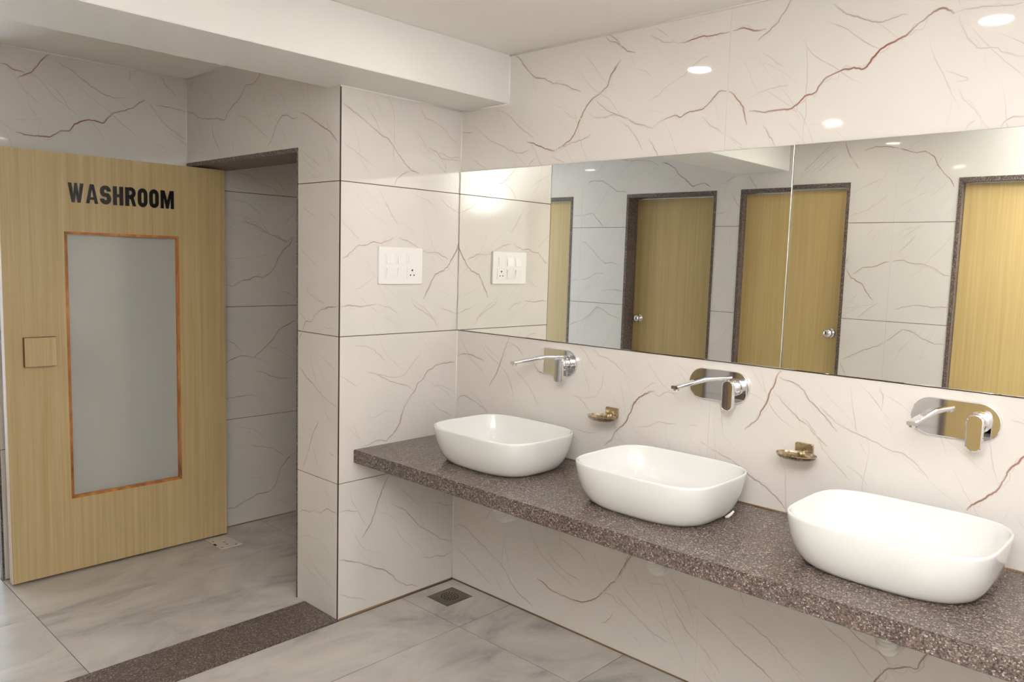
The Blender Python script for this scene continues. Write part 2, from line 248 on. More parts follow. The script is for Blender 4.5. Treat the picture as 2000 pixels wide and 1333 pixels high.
# ------------------------------------------------------------------ tile veins: (wall, strength, points traced on the photograph)
CR = dict(A=(0, 0, .33753), B=(0, 440, .33753), C=(0, 883, .33753), D=(560, 0, .33753), E=(560, 440, .33753), F=(560, 883, .33753),
          G=(1200, 200, .405), H=(1200, 740, .445), U=(1160, 0, .42), M=(1080, 640, .2), N=(1300, 700, .1725), R=(1060, 300, .315), Q=(340, 280, .15))
VT = '''
basin U .6 0,445 40,428 60,405 75,365 95,320 125,275
basin U .5 0,545 50,548 95,530 140,545 190,575 240,585 270,598 290,583
basin U .65 290,580 340,550 380,535 405,550 430,525 460,515 500,513 525,490 550,462 580,425 610,420 640,430 670,465 695,500 705,550 712,580
basin U .9 720,515 790,522 840,517 920,505 945,485 970,455 1000,440 1030,432 1050,395 1080,365 1120,345 1160,322 1190,322 1210,315 1240,322 1270,310 1295,270 1330,230 1400,190 1450,165 1490,130 1530,95 1570,65 1600,38 1640,42 1680,65
basin U .35 1680,55 1750,40 1850,28 2000,15
basin U .3 1690,75 1710,120 1740,180 1790,225 1860,220 1910,240 1960,260 2000,270
basin U .4 1110,20 1160,55 1210,75 1270,95 1320,103 1350,105 1390,80 1460,65
basin U .55 940,-40 920,0 900,30 880,65 850,110 820,140 790,165 765,190
basin U .75 400,200 450,188 490,170 540,168 600,155 650,143 700,125 735,142 765,147 800,138
basin U .4 260,168 300,180 325,198 360,195 400,200
basin U .45 55,165 65,190 100,195 130,215 160,240 195,245
basin U .4 55,165 85,165 110,190 130,215
basin U .2 200,320 240,330 270,355
basin U .25 250,470 300,445 330,410 370,380 420,350 460,310 500,270 540,260
basin U .25 720,455 790,425 850,405 910,397
basin U .3 500,540 540,580 590,615 640,640 690,680
basin U .5 785,580 800,610 820,635 845,680
basin U .45 255,640 275,680 300,725
basin U .25 1695,410 1720,460 1770,510 1800,550 1800,590
basin U .4 1730,605 1755,565 1770,560
basin U .5 1890,592 1920,555 1950,545 2000,540
basin U .2 1640,330 1700,350 1750,370 1690,380
basin U .25 770,230 810,260 850,290 880,310
basin U .25 280,125 320,150 350,170
basin U .3 120,560 170,600 210,660 225,700
basin D .5 1310,312 1345,335 1375,375 1400,415 1440,450 1480,452 1540,480 1600,490 1650,510 1700,528
basin D .75 1935,345 1905,390 1880,430 1855,505 1820,535 1785,560 1750,595 1720,640 1700,685 1680,740 1665,780 1630,820 1590,850 1550,875 1500,862 1450,840 1390,820
basin D .35 1550,875 1640,830 1710,810 1760,780
basin D .4 1200,640 1260,650 1300,680 1340,730 1390,770 1430,800
basin D .35 1080,735 1130,770 1180,815 1250,845 1290,870 1340,888 1400,875
basin D .6 1020,768 1050,770 1075,766
basin D .5 1785,575 1830,620 1880,655 1930,670 1985,690
basin D .35 1745,650 1780,680 1830,682 1880,665
basin D .35 1080,925 1120,955 1160,980
basin D .45 1395,965 1415,940 1435,918
basin D .3 1530,900 1570,925 1610,945
basin D .2 1600,640 1650,680 1700,690
switch D .5 315,590 370,630 430,680 490,730 540,775 590,805 620,850 650,895 690,955 720,985 765,1005
switch D .4 820,855 870,880 890,915 940,925 1005,930
switch D .35 875,890 910,892 930,910 1005,915
switch D .25 320,820 380,860 430,905 490,950 530,985
switch D .4 620,1075 640,1035 670,1010 720,985
switch D .25 770,610 800,680 860,710 910,745 950,800 985,830
switch D .35 560,1150 590,1200 610,1250 650,1310
switch D .25 890,1155 930,1190 960,1215 1000,1235
switch D .18 440,1090 500,1140 540,1190
switch D .3 310,1270 370,1330 420,1390
switch E .6 320,190 350,180 385,140 415,115 460,118 500,95 540,105 590,90 620,72
switch E .45 640,75 700,90 730,110 780,145 820,162 860,155 900,175 935,200
switch E .75 995,100 985,140 960,190 930,240 905,265 855,285 845,310 820,365 790,425
switch E .65 305,472 350,465 385,470 430,472 470,465 520,458
switch E .35 520,458 560,470 600,480 650,515
switch E .4 720,430 740,470 790,500 830,530 855,550 875,590
switch E .3 740,455 790,470 820,510 860,545
switch E .3 875,475 920,490 960,505 985,515
switch E .6 430,1285 490,1265 525,1245 570,1250 610,1215 640,1175 655,1140 670,1080 695,1030 715,990 745,955 755,920 790,890 810,850 860,815 900,800 975,790
switch E .35 490,850 550,880 600,905 650,920 690,925 710,945 740,955
switch E .25 460,850 560,870 620,885 680,870 730,800 775,745
switch E .22 380,700 450,700 500,720 550,765 575,795
switch E .25 310,870 360,905 410,940
switch E .2 460,1115 530,1105 570,1075 600,1070
switch E .25 830,1015 870,1060 930,1090 970,1110
switch E .2 820,940 880,925 960,960 980,990
switch E .15 380,375 430,365 480,320 520,290
switch F .55 590,135 560,200 535,270 510,350 490,410 460,460 435,495
switch F .35 595,290 640,320 680,335 720,380 770,430 830,465 890,505 955,520
switch F .55 300,625 380,635 440,650 500,670 555,680 600,705 630,740 685,775 720,770 760,780
switch F .45 780,610 835,615 860,600 900,605 955,580
switch F .5 300,350 350,342 415,345
switch F .3 305,825 370,845 430,850 480,870
switch F .2 670,780 630,830 600,870
switch F .25 630,185 690,240 740,290 775,315
switch F .35 860,290 920,310 960,305
post E .55 75,655 95,600 110,555 145,560 160,520 200,490 240,475 300,472
post E .4 75,505 110,555
post E .4 75,820 110,875 150,920 190,970 240,1020 290,1055
post E .3 120,330 120,385 160,420 220,455
post E .2 75,130 130,190 180,250
post E .2 150,700 210,770 280,840
post E .45 185,1135 160,1190 145,1230 130,1290 120,1333
post D .5 75,650 120,670 160,700 210,735 250,760 280,800 300,835
post D .25 75,860 130,910 200,965
post D .4 75,1135 90,1075
post D .2 95,1200 170,1260
post D .2 230,1210 295,1280
post F .4 75,345 100,335 130,350 160,335 190,355 235,330 270,350 295,360
post F .2 75,495 120,480 170,500 200,505
post F .25 80,630 130,690 180,740
post F .2 200,690 250,770 290,820
post F .4 85,110 105,60 125,0
post F .4 245,10 285,30
post A .55 1085,650 1120,655 1145,680 1200,690 1260,685 1300,698 1320,650 1345,615 1390,565 1410,520 1420,490 1460,490 1495,450 1515,395
post A .3 1370,665 1420,680 1480,730 1520,770 1550,795
post A .5 1545,860 1580,790 1600,720 1630,670 1665,665 1690,690 1730,675
post A .35 1225,710 1235,790 1265,860 1280,900
post A .2 1345,790 1350,880
post A .3 1090,530 1100,490 1130,460
post A .2 1160,500 1210,550 1240,580
post A .2 1600,510 1640,560 1650,620
left A .8 0,365 40,375 80,405 140,418
left A .7 100,450 150,430 190,410 220,375 255,335 290,308
left A .85 90,760 150,780 220,790 290,795 330,770 360,755 405,760 425,720 480,700 520,695 560,700 600,715 625,680 660,655 720,640 770,625 800,600 840,580
left A .3 840,580 870,605 900,650 940,700 980,745 1020,770 1060,800 1085,812
left A .4 900,610 970,620 1030,635 1080,650
left A .4 315,345 370,380 430,420 490,470 550,515 610,550 670,570 740,565
left A .5 910,430 945,460 955,490 1000,530 1015,560
left A .3 850,415 900,440
left A .4 750,395 755,430 745,465
left A .3 0,690 50,740 80,760
left A .22 110,505 170,545 235,605
left A .15 65,695 150,690 290,695
left A .2 840,780 900,830 960,860
left A .3 130,345 165,365
left A .25 670,570 710,600 740,630
left B .6 1305,345 1350,352 1400,320 1450,312 1480,295 1520,305 1560,280 1590,245 1605,200 1640,145 1675,115 1700,70
left B .6 1305,800 1345,775 1380,760 1415,755 1470,768 1500,735 1540,700 1580,660 1620,600 1660,580 1710,548
left B .45 1465,840 1520,850 1570,875 1625,885 1690,885
left B .45 1305,1005 1360,995 1420,985 1470,985 1495,992
left B .35 1460,5 1530,40 1580,60 1630,85 1680,95
left B .2 1315,195 1400,190 1490,185 1560,170
left B .3 1610,380 1660,390 1710,415
left B .25 1550,700 1630,730 1700,780
left B .3 1305,660 1360,690 1400,740
left B .35 1430,1270 1500,1280 1580,1290 1640,1330
left B .3 1650,1250 1690,1190 1720,1170
left B .2 1370,1165 1460,1180 1530,1220
left C .6 1310,330 1360,325 1410,290 1460,265 1500,240 1550,235 1590,200 1605,160 1620,100 1650,60 1690,10
left C .2 1440,155 1500,150 1545,115
left C .2 1560,250 1620,280 1690,300
left Q .35 770,350 850,380 1000,430 1070,470 1150,540 1270,570 1370,650
left Q .3 1290,430 1380,540 1480,660
left Q .3 730,730 830,735 960,780 1060,860 1140,945
left Q .45 890,1000 1000,1050 1150,1120 1250,1195 1360,1210 1430,1285 1490,1280 1510,1240 1570,1220
left Q .4 1430,1095 1480,990 1550,935
left Q .25 660,1045 760,1100 830,1160
basin E .6 990,750 1030,742 1080,755 1140,787
basin E .55 1290,650 1265,710 1245,770 1225,830 1210,870 1190,900 1170,930
basin E .3 1290,680 1340,710 1370,760
basin E .3 1310,830 1360,880 1400,930 1430,990 1460,1060
basin E .4 985,1018 1000,990 1030,985 1080,1015 1130,1050 1170,1085
basin M .85 990,630 950,630 900,655 850,675 820,710 790,735 775,790 750,840 725,890 700,940 660,980 610,1015 590,1060 570,1110 540,1115 500,1150
basin M .35 990,630 1010,665 1040,680 1065,650 1110,630 1180,640 1240,650
basin M .35 850,655 890,600 940,565 995,535
basin M .35 370,190 390,225 430,240 455,285 520,290 580,330 640,390 680,430
basin M .35 265,185 310,240 350,310 400,380 425,410
basin M .25 830,965 940,965 990,940 1040,920 1100,935 1200,945
basin M .25 1300,980 1350,955 1410,955
basin M .2 490,430 490,500 470,600 410,680 300,690 190,670
basin M .35 150,640 240,680 290,720 340,790 370,830
basin M .25 190,960 250,1000 330,1030 430,1030
basin M .25 170,1050 230,1090 280,1115
basin M .3 590,1095 640,1085 680,1105 700,1140
basin N .75 1330,130 1280,175 1250,225 1220,310 1190,370 1165,450 1130,530 1080,590 1055,660 1020,715 960,760 890,800
basin N .5 1280,210 1340,250 1410,265 1480,290 1530,330 1570,380 1590,440 1650,500 1730,570 1800,660 1870,750 1940,830
basin N .45 1240,400 1330,500 1400,580 1470,640 1500,690 1540,715 1610,755
basin N .35 1610,750 1660,830 1720,885 1770,960 1830,1000
basin N .45 400,950 470,990 540,1040 640,1100 720,1135 780,1190 860,1240 920,1290 960,1333
basin H .5 510,355 560,400 610,440 660,470 700,510 740,555 755,580
basin H .85 1840,310 1795,345 1760,380 1735,395 1715,440 1680,490 1640,520 1590,545 1560,560 1545,580
basin H .35 900,120 980,200 1080,250 1170,290 1210,315 1280,335 1330,380 1380,440
basin H .35 1175,130 1180,80 1165,40
basin H .3 1740,180 1798,200
basin H .25 820,165 870,220 930,330 990,400 1040,450
basin H .2 1020,380 1080,430 1110,470
basin F .55 970,440 990,415 1040,440 1090,500 1140,545 1190,600 1240,650 1270,700 1300,760 1340,820 1390,860 1430,900
basin F .35 1195,325 1170,360 1145,395
basin F .3 975,545 1040,610 1110,690 1180,770
basin F .25 1350,360 1390,410 1420,490 1470,590 1560,690 1660,780
basin F .3 1570,490 1640,540 1690,580 1740,650
basin F .25 1500,560 1550,640 1620,700 1700,750
basin F .65 1985,595 1960,650 1930,700 1900,750 1860,775 1830,815 1790,850 1740,865 1700,870 1640,850 1580,825 1520,795 1490,760 1450,735
basin F .3 1830,810 1880,830 1920,880 1960,900
basin F .45 1890,925 1870,970 1840,985 1815,990
basin F .2 1270,870 1310,840 1350,840
basin H .65 110,730 80,770 60,800 45,830 20,870 0,890
basin H .3 0,940 40,990 100,1050 160,1110 230,1160
basin H .35 260,1010 320,1110 400,1200 465,1295
basin H .4 340,990 420,1060 490,1130 560,1200 640,1270 700,1333
basin H .3 520,1020 600,1080 680,1150 740,1220 830,1310
basin H .3 890,1050 960,1120 1040,1180
basin H .35 1000,1070 1080,1150 1160,1200 1210,1255
basin H .9 1110,1390 1140,1333 1170,1295 1210,1270 1260,1270 1290,1265 1330,1275 1345,1240 1385,1200
basin H .25 1010,1150 1080,1250 1130,1310
basin H .3 290,930 330,930
basin H .25 130,890 230,910
back R .6 280,190 300,170 370,170 400,190 430,210 460,235 520,238
back R .5 490,40 560,45 640,40 690,55 720,75
back R .7 740,55 780,65 820,90 840,125 890,165 930,205 970,190 1010,185 1040,208
back R .35 1050,205 1130,180 1180,150 1220,130
back R .5 190,385 250,385 310,370 345,415 385,465
back R .5 230,540 270,555 310,600 350,650 385,680 430,675 470,695
back R .35 180,785 270,780 330,745 385,740
back R .45 360,850 400,845 450,845 490,855
back R .45 165,1060 240,1035 290,1000 335,950 370,965 410,1000 480,1025
back R .4 1070,375 1100,372 1135,360
back R .4 1175,260 1200,300 1215,330
back R .25 330,130 380,60
back R .2 500,345 450,380 390,440
back G .55 1115,190 1130,240 1150,280 1185,325
back G .35 1050,200 1000,250 960,290 910,340
back G .3 1080,250 1020,300 980,340
back G .7 1205,235 1260,215 1330,215 1400,230 1460,245 1500,235 1540,260 1560,300 1590,345 1625,375 1640,410
back G .3 1140,440 1200,410 1300,365
back G .25 1130,550 1220,520 1320,450
back G .4 1370,725 1410,690 1455,640
back G .55 1130,740 1110,790 1140,845 1200,880 1215,920 1245,955
back G .55 1150,830 1200,795 1250,795 1310,770 1390,762 1440,780 1480,780 1540,800 1590,835 1620,840
back G .45 1350,1000 1400,985 1470,980 1530,990 1615,990
back G .3 1110,995 1170,985 1190,980
back G .5 1100,1240 1200,1195 1270,1175 1330,1140 1390,1095 1440,1110 1490,1145 1540,1165 1600,1170
back G .4 1085,1250 1115,1320
back G .5 650,350 665,385 690,415
back G .3 1170,1040 1220,1000 1280,965
back G .25 1380,500 1450,460 1510,430
'''
# wall frames: origin plane, u axis (viewer's right) and constant coordinate of the tile face
FRAMES = {'basin': (1, 0.0, 0, 1), 'switch': (0, 0.0, 1, 1), 'post': (1, -d, 0, 1), 'left': (0, -L, 1, 1), 'back': (1, -D, 0, -1)}
VEINS = {k: [] for k in FRAMES}
for ln in VT.strip().splitlines():
    w, c, s, *pp = ln.split(); ox, oy, sc = CR[c]
    ax, const, ua, sg = FRAMES[w]; uv = []
    for q in pp:
        a, b_ = q.split(','); px, py = ox+float(a)*sc, oy+float(b_)*sc
        if w == 'back' and px > 1551: py += 4.5
        if w == 'back': P3 = unproj(px, py, 1, 2*MY+D)
        else: P3 = unproj(px, py, ax, const)
        uv.append((P3[ua], P3.z))
    VEINS[w].append((float(s), uv))
def densify(uv, step=.006, amp=.0034, seed=0.0):
    out = []
    for (a, b_), (c, f) in zip(uv, uv[1:]):
        n = max(1, int(math.hypot(c-a, f-b_)/step))
        for i in range(n): out.append((a+(c-a)*i/n, b_+(f-b_)*i/n))
    out.append(uv[-1])
    # light smoothing then fine jitter
    for _ in range(2): out = [out[0]]+[((p[0]+2*q[0]+r_[0])/4, (p[1]+2*q[1]+r_[1])/4) for p, q, r_ in zip(out, out[1:], out[2:])]+[out[-1]]
    return [(a+amp*noise.noise((a*45, b_*45, seed))+amp*.6*noise.noise((a*120, b_*120, seed+9)), b_+amp*noise.noise((a*45, b_*45, seed+4))+amp*.6*noise.noise((a*120, b_*120, seed+7))) for a, b_ in out]
def hairlines(rng, u0, u1, v0, v1, sg, dens):
    out = []
    for k in range(int((u1-u0)*(v1-v0)*dens)):
        u, v = rng.uniform(u0, u1), rng.uniform(v0, v1)
        th = R(-50+rng.gauss(0, 13)); ln = rng.uniform(.06, .34); s = rng.choice((.05, .07, .09, .12, .16)); pts = [(u, v)]
        n = int(ln/.03)+2
        for i in range(n):
            th += rng.gauss(0, .22); th += (R(-50)-th)*.15
            u += sg*.03*math.cos(th); v += .03*math.sin(th); pts.append((u, v))
        out.append((s, pts))
        if rng.random() < .35:
            i = rng.randrange(1, len(pts)-1); u, v = pts[i]; th2 = th+R(rng.choice((-28, 30, 95))); br = [(u, v)]
            for j in range(rng.randrange(2, 6)):
                th2 += rng.gauss(0, .25); u += sg*.022*math.cos(th2); v += .022*math.sin(th2); br.append((u, v))
            out.append((s*.8, br))
    return out

def tile_wall(parent, ax, const, nsign, ua, useg, rows, frame=None, holes=(), hg=.0016, vg=.00025, dens=60, seed=1, sg=1):
    """tiles as children of a wall; face at `const`, body behind it (against nsign). useg: column cuts; rows: row cuts; holes: (u0,u1,v0,v1)."""
    rng = random.Random(seed)
    lines = [(s, densify(uv, .012, .0015, i*1.7), 0) for i, (s, uv) in enumerate(hairlines(rng, useg[0], useg[-1], rows[0], rows[-1], sg, dens))]
    lines += [(s*.16, densify(uv, .008, .013, 50+i*2.3), 0) for i, (s, uv) in enumerate(VEINS.get(frame, [])) if s >= .3]
    lines += [(s*.12, densify([(a+.004, b_-.003) for a, b_ in uv], .008, .018, 150+i*2.9), 0) for i, (s, uv) in enumerate(VEINS.get(frame, [])) if s >= .45]
    lines += [(s, densify(uv, seed=i*3.1), s) for i, (s, uv) in enumerate(VEINS.get(frame, []))]
    def P3(u, v, h):
        p = [0, 0, v]; p[ax] = const+nsign*h; p[ua] = u; return p
    for (u0, u1) in zip(useg, useg[1:]):
        for (v0, v1) in zip(rows, rows[1:]):
            rects = [(u0+vg, u1-vg, v0+hg, v1-hg)]
            for (a, b_, c, f) in holes:
                nr = []
                for (p, q, r_, s) in rects:
                    if b_ <= p or a >= q or f <= r_ or c >= s: nr.append((p, q, r_, s)); continue
                    if a > p: nr.append((p, a, r_, s))
                    if b_ < q: nr.append((b_, q, r_, s))
                    lo, hi = max(a, p), min(b_, q)
                    if f < s: nr.append((lo, hi, f, s))
                    if c > r_: nr.append((lo, hi, r_, c))
                rects = nr
            rects = [r_ for r_ in rects if r_[1]-r_[0] > .004 and r_[3]-r_[2] > .004]
            if not rects: continue
            bm = bmesh.new(); lay = bm.verts.layers.float.new('vein')
            for (p, q, r_, s) in rects:
                A, B_ = P3(p, r_, -TK), P3(q, s, 0)
                box(bm, min(A[0], B_[0]), max(A[0], B_[0]), min(A[1], B_[1]), max(A[1], B_[1]), min(A[2], B_[2]), max(A[2], B_[2]))
            bmesh.ops.recalc_face_normals(bm, faces=bm.faces)
            inside = lambda u, v: any(p+.001 < u < q-.001 and r_+.001 < v < s-.001 for (p, q, r_, s) in rects)
            for k, (s, pts, big) in enumerate(lines):
                h = .00006+.00000045*k
                hw = (.0021+.0019*s) if big else .0019
                run = []
                def flush():
                    if len(run) > 2:
                        prev = None; nn = len(run)
                        for i, (u, v) in enumerate(run):
                            (a, b_), (c, f) = run[max(0, i-1)], run[min(nn-1, i+1)]
                            tx, ty = c-a, f-b_; ll = math.hypot(tx, ty) or 1; nx, ny = -ty/ll, tx/ll
                            fade = min(1, (i+.5)/6, (nn-i-.5)/6) if not big else min(1, .3+i/8, .3+(nn-i)/8)
                            st = (1.75*s if big else 3.3*s)*fade*(.7+.5*noise.noise((u*9, v*9, k*.37)))
                            wv = hw*(1+.5*noise.noise((u*22, v*22, k)))
                            row = []
                            for t, f_ in ((-1, 0), (-.42, .6), (0, 1), (.42, .6), (1, 0)):
                                vt = bm.verts.new(P3(u+nx*wv*t, v+ny*wv*t, h)); vt[lay] = max(0, min(1, st*f_)); row.append(vt)
                            if prev:
                                for a_, b2, c_, d_ in zip(prev, prev[1:], row, row[1:]): bm.faces.new((a_, b2, d_, c_))
                            prev = row
                    run.clear()
                for (u, v) in pts:
                    if inside(u, v): run.append((u, v))
                    else: flush()
                flush()
            o = obj('tile', bm, 'tile', parent)
            # ribbons face the room
            nrm = Vector((0, 0, 0)); nrm[ax] = nsign
            bad = [p for p in o.data.polygons if abs(p.normal[ax]) > .9 and p.normal.dot(nrm) < 0 and abs(o.data.vertices[p.vertices[0]].co[ax]-const) < .002]
            for p in bad: p.flip()

# ------------------------------------------------------------------ walls (grout slabs carrying tiles)
ROWS = [0, Z3, Z2, Z1, HC]
G = TK  # slab surface sits one tile thickness behind the tile face
wb = struct(nbox('wall_basin', (0, XR, TK-.0015, .14, 0, HC), 'grout'), 'white veined tile wall behind the basins and mirrors', 'wall')
tile_wall(wb, 1, 0.0, -1, 0, [0, 1.266, 2.466, XR], ROWS, 'basin', seed=11)
ws = struct(nbox('wall_switch', (-e+TK, -TK+.0015, -d+TK-.0015, YB, 0, HC), 'grout'), 'tiled wall end carrying the white switch plate beside the basins', 'wall')
tile_wall(ws, 0, 0.0, 1, 1, [-d+.0045, -.0005], ROWS, 'switch', seed=12, vg=.0004)
LROWS = [0, .586, 1.185, 1.781, HC]
# wall with the passage opening: lintel block over the opening, tiles on its face and on the post face
wl = struct(nbox('wall_lintel', (-L, -e+TK, -d+TK-.0015, -.43, HO+.02, HC), 'grout'), 'tiled lintel wall above the granite-lined passage opening', 'wall')
tile_wall(ws, 1, -d, -1, 0, [-e, -.0045], [0, Z3, Z2, Z1], 'post', seed=13, vg=.0004)
tile_wall(wl, 1, -d, -1, 0, [-L, -.0045], [Z1, HC], 'post', holes=[(-L-.1, -e, 0, HO)], seed=14, vg=.0004)
wlf = struct(nbox('wall_left', (-L-.035, -L-TK+.0015, -1.462, YB, 0, HC), 'grout'), 'tiled wall behind the open washroom door', 'wall')
tile_wall(wlf, 0, -L, 1, 1, [-1.462, .34, YB], LROWS, 'left', seed=15)
wrn = struct(nbox('wall_return', (XL, -L-.036, -.942, -.85, 0, HC), 'grout'), 'tiled return wall facing the toilet doors', 'wall')
tile_wall(wrn, 1, -.95, -1, 0, [XL, -2.5, -L-.036], LROWS, None, seed=16)
# opposite wall with door recesses
DOORS = [(-2.29, -1.54, .045, None), (-1.005, -.24, .12, 'L'), (-.055, .685, .045, 'R'), (1.293, 2.04, .045, 'R')]
HD = 2.003
bm = bmesh.new(); us = [XL]
for a, b_, *_ in DOORS: us += [a, b_]
us.append(XR)
for i in range(0, len(us), 2): box(bm, us[i], us[i+1], -D-.2, -D-TK+.0015, 0, HC)
for a, b_, *_ in DOORS: box(bm, a, b_, -D-.2, -D-TK+.0015, HD, HC)
wk = struct(obj('wall_back', bm, 'grout'), 'tiled wall with four wooden toilet doors opposite the mirrors', 'wall')
tile_wall(wk, 1, -D, 1, 0, [XL, -2.645, -1.445, -.245, .955, 2.155, XR], ROWS, 'back', holes=[(a, b_, -1, HD) for a, b_, *_ in DOORS], seed=17, sg=-1)
# right wall; its unseen window opening is added to let in extra daylight
WY0, WY1, WZ0, WZ1 = -1.6, -.6, 1.35, 2.15
bm = bmesh.new()
for q in ((-D, WY0, 0, HC), (WY1, .14, 0, HC), (WY0, WY1, 0, WZ0), (WY0, WY1, WZ1, HC)): box(bm, XR+TK-.0015, XR+.15, *q)
wr = struct(obj('wall_right', bm, 'grout'), 'tiled end wall with an added daylight window', 'wall')
tile_wall(wr, 0, XR, -1, 1, [-D, -1.35, 0], ROWS, None, holes=[(WY0, WY1, WZ0, WZ1)], seed=18, sg=-1)
bm = bmesh.new()
for q in ((-D, -2.5, 0, HC), (-1.06, -.85, 0, HC), (-2.5, -1.06, 0, .12), (-2.5, -1.06, 2.1, HC)): box(bm, XL-.12, XL, *q)
struct(obj('wall_far_left', bm, 'paint'), 'white wall at the daylight end of the passage', 'wall')
struct(nbox('wall_corridor_end', (-L-.12, 0, YB, YB+.1, 0, HC), 'paint'), 'white wall closing the corridor', 'wall')
# windows
def window(name, x, y0, y1, z0, z1, label):
    w = empty(name, (x, (y0+y1)/2, z0)); struct(w, label, 'window')
    cy = (y0+y1)/2; t = .04
    bm = bmesh.new()
    for q in ((y0, y0+t, z0, z1), (y1-t, y1, z0, z1), (y0+t, y1-t, z0, z0+t), (y0+t, y1-t, z1-t, z1), (cy-t/2, cy+t/2, z0+t, z1-t)):
        box(bm, -.03, .03, q[0]-cy, q[1]-cy, q[2]-z0, q[3]-z0)
    obj('window_frame', bm, 'frame', w)
    return w
window('added_window_1', XR+.07, WY0, WY1, WZ0, WZ1, 'added unseen white framed window in the end wall')  # added window, out of view, frames the right-hand fill light
window('window_2', XL-.06, -2.5, -1.06, .12, 2.1, 'tall white framed window at the passage end')

# ceiling and beam
struct(nbox('ceiling', (XL-.12, XR+.15, -D-.2, YB+.1, HC, HC+.1), 'ceil'), 'white painted ceiling', 'ceiling')
struct(nbox('ceiling_beam', (-.084, BX, -D, 0, HB, HC), 'paint', bev=.002), 'white painted ceiling beam dropped over the granite threshold', 'beam')

# ------------------------------------------------------------------ floor
fl = struct(nbox('floor', (XL-.12, XR+.15, -D-.2, YB+.1, -.1, -.0012), 'fgrout'), 'grey marble-look floor tiles', 'floor')
def ftile(x0, x1, y0, y1, g=.0015):
    nbox('floor_tile', (x0+g, x1-g, y0+g, y1-g, -.011, 0), 'floor', fl)
TX0, TX1 = -.235, .012
ys_e = [-D, -1.472, -.246, .974, YB]
for x0, x1 in ((XL, -2.63), (-2.63, -2.03), (-2.03, -1.43), (-1.43, -.832), (-.832, TX0)):
    for y0, y1 in zip(ys_e, ys_e[1:]):
        if x1 < -L-.1 and y0 > -1.48:
            if y0 < -1.4: ftile(x0, x1, y0, -.95)
            continue
        if x0 < -L-.1 and -1.48 < y0 < -1.4: ftile(x0, -L-.037, y0, -.95)
        if x1 > -.3 and y0 > -.3: x1_ = -e
        else: x1_ = x1
        ftile(max(x0, -L) if y0 > -1.48 else x0, x1_, y0, y1)
DR = (.072, .208, -.214, -.064)      # floor drain hole
xs_w = [TX1, .376, .968, 1.56, 2.152, 2.744, XR]; ys_w = [-D, -1.5, -.302, 0]
for x0, x1 in zip(xs_w, xs_w[1:]):
    for y0, y1 in zip(ys_w, ys_w[1:]):
        if x0 == TX1 and y1 == 0:
            bm = bmesh.new(); g = .0011
            for q in ((x0+g, DR[0], y0+g, y1), (DR[1], x1-g, y0+g, y1), (DR[0], DR[1], y0+g, DR[2]), (DR[0], DR[1], DR[3], y1)): box(bm, *q, -.011, 0)
            obj('floor_tile', bm, 'floor', fl)
        else: ftile(x0, x1, y0, y1)
for a, b_, *_ in DOORS: ftile(a, b_, -D-.2, -D)
th = nbox('threshold', (TX0, TX1, -D, -d-.001, -.01, .006), 'granite_rough', bev=.002); struct(th, 'brown speckled granite threshold strip set in the floor', 'threshold')

# caulk and stained sealant beads along the corners
def bead(name, p0, p1, r, mat):
    bm = bmesh.new(); tube(bm, [p0, p1], r, 8); o = obj(name, bm, mat, smooth=True); return struct(o)
bn = 0
for p0, p1, r, mt, lb in (
        ((.0005, -.0005, .695), (.0005, -.0005, Z2), .0028, 'caulk', 'white sealant bead in the corner above the counter'),
        ((.0005, -.0005, MT), (.0005, -.0005, HB), .0028, 'caulk', 'white sealant bead in the corner above the mirror'),
        ((.0005, -.0005, .01), (.0005, -.0005, .64), .0026, 'caulk', 'white sealant bead in the corner under the counter'),
        ((-L, -d, HO), (-L, -d, HC), .003, 'caulk', 'white sealant bead where the lintel meets the side wall'),
        ((BX, 0, HC), (XR, 0, HC), .0055, 'caulk', 'white sealant bead between ceiling and basin wall'),
        ((0, 0, HB), (BX, 0, HB), .0055, 'caulk', 'white sealant bead under the beam end'),
        ((BX, 0, HB), (BX, 0, HC), .0055, 'caulk', 'white sealant bead beside the beam end'),
        ((0, -d, HB), (0, 0, HB), .0055, 'caulk', 'white sealant bead under the beam along the switch wall'),
        ((-L, -1.46, HC), (-L, -d, HC), .0055, 'caulk', 'white sealant bead between ceiling and left wall'),
        ((-L, -d, HC), (-.084, -d, HC), .0055, 'caulk', 'white sealant bead between ceiling and lintel'),
        ((0, -.001, .001), (XR, -.001, .001), .004, 'dirt', 'stained sealant along the foot of the basin wall'),
        ((.001, -d+.01, .001), (.001, 0, .001), .004, 'dirt', 'stained sealant along the foot of the switch wall'),
        ((-L+.001, -1.46, .001), (-L+.001, YB, .001), .004, 'dirt', 'stained sealant along the foot of the left wall'),
        ((0, -.001, CTZ+.001), (XR, -.001, CTZ+.001), .003, 'dirt', 'stained sealant along the back of the counter')):
    bn += 1; o = bead('trim_%d' % bn, p0, p1, r, mt); o['label'] = lb; o['category'] = 'sealant'
bn += 1; struct(nbox('trim_%d' % bn, (-.0075, -.0008, -d+.0008, -d+.0075, 0, HB), 'darkgrout'), 'dark grout line down the outer corner of the switch wall', 'grout line')
# granite lining of the passage opening
bn += 1; o = empty('trim_%d' % bn, (-e, -d, 0)); struct(o, 'brown granite lining of the passage opening', 'door lining')
nbox('jamb', (-.008, .0, -.0025, .2, 0, HO-.018), 'granite_rough', o)
nbox('head', (-L+e, .0, -.0025, .2, HO-.018, HO+.0), 'granite_rough', o)
bn += 1; o = struct(nbox('trim_%d' % bn, (-L-.037, -L+.001, -1.47, -1.4625, 0, HC), 'granite_rough'), 'dark granite edge strip at the end of the left wall', 'trim')

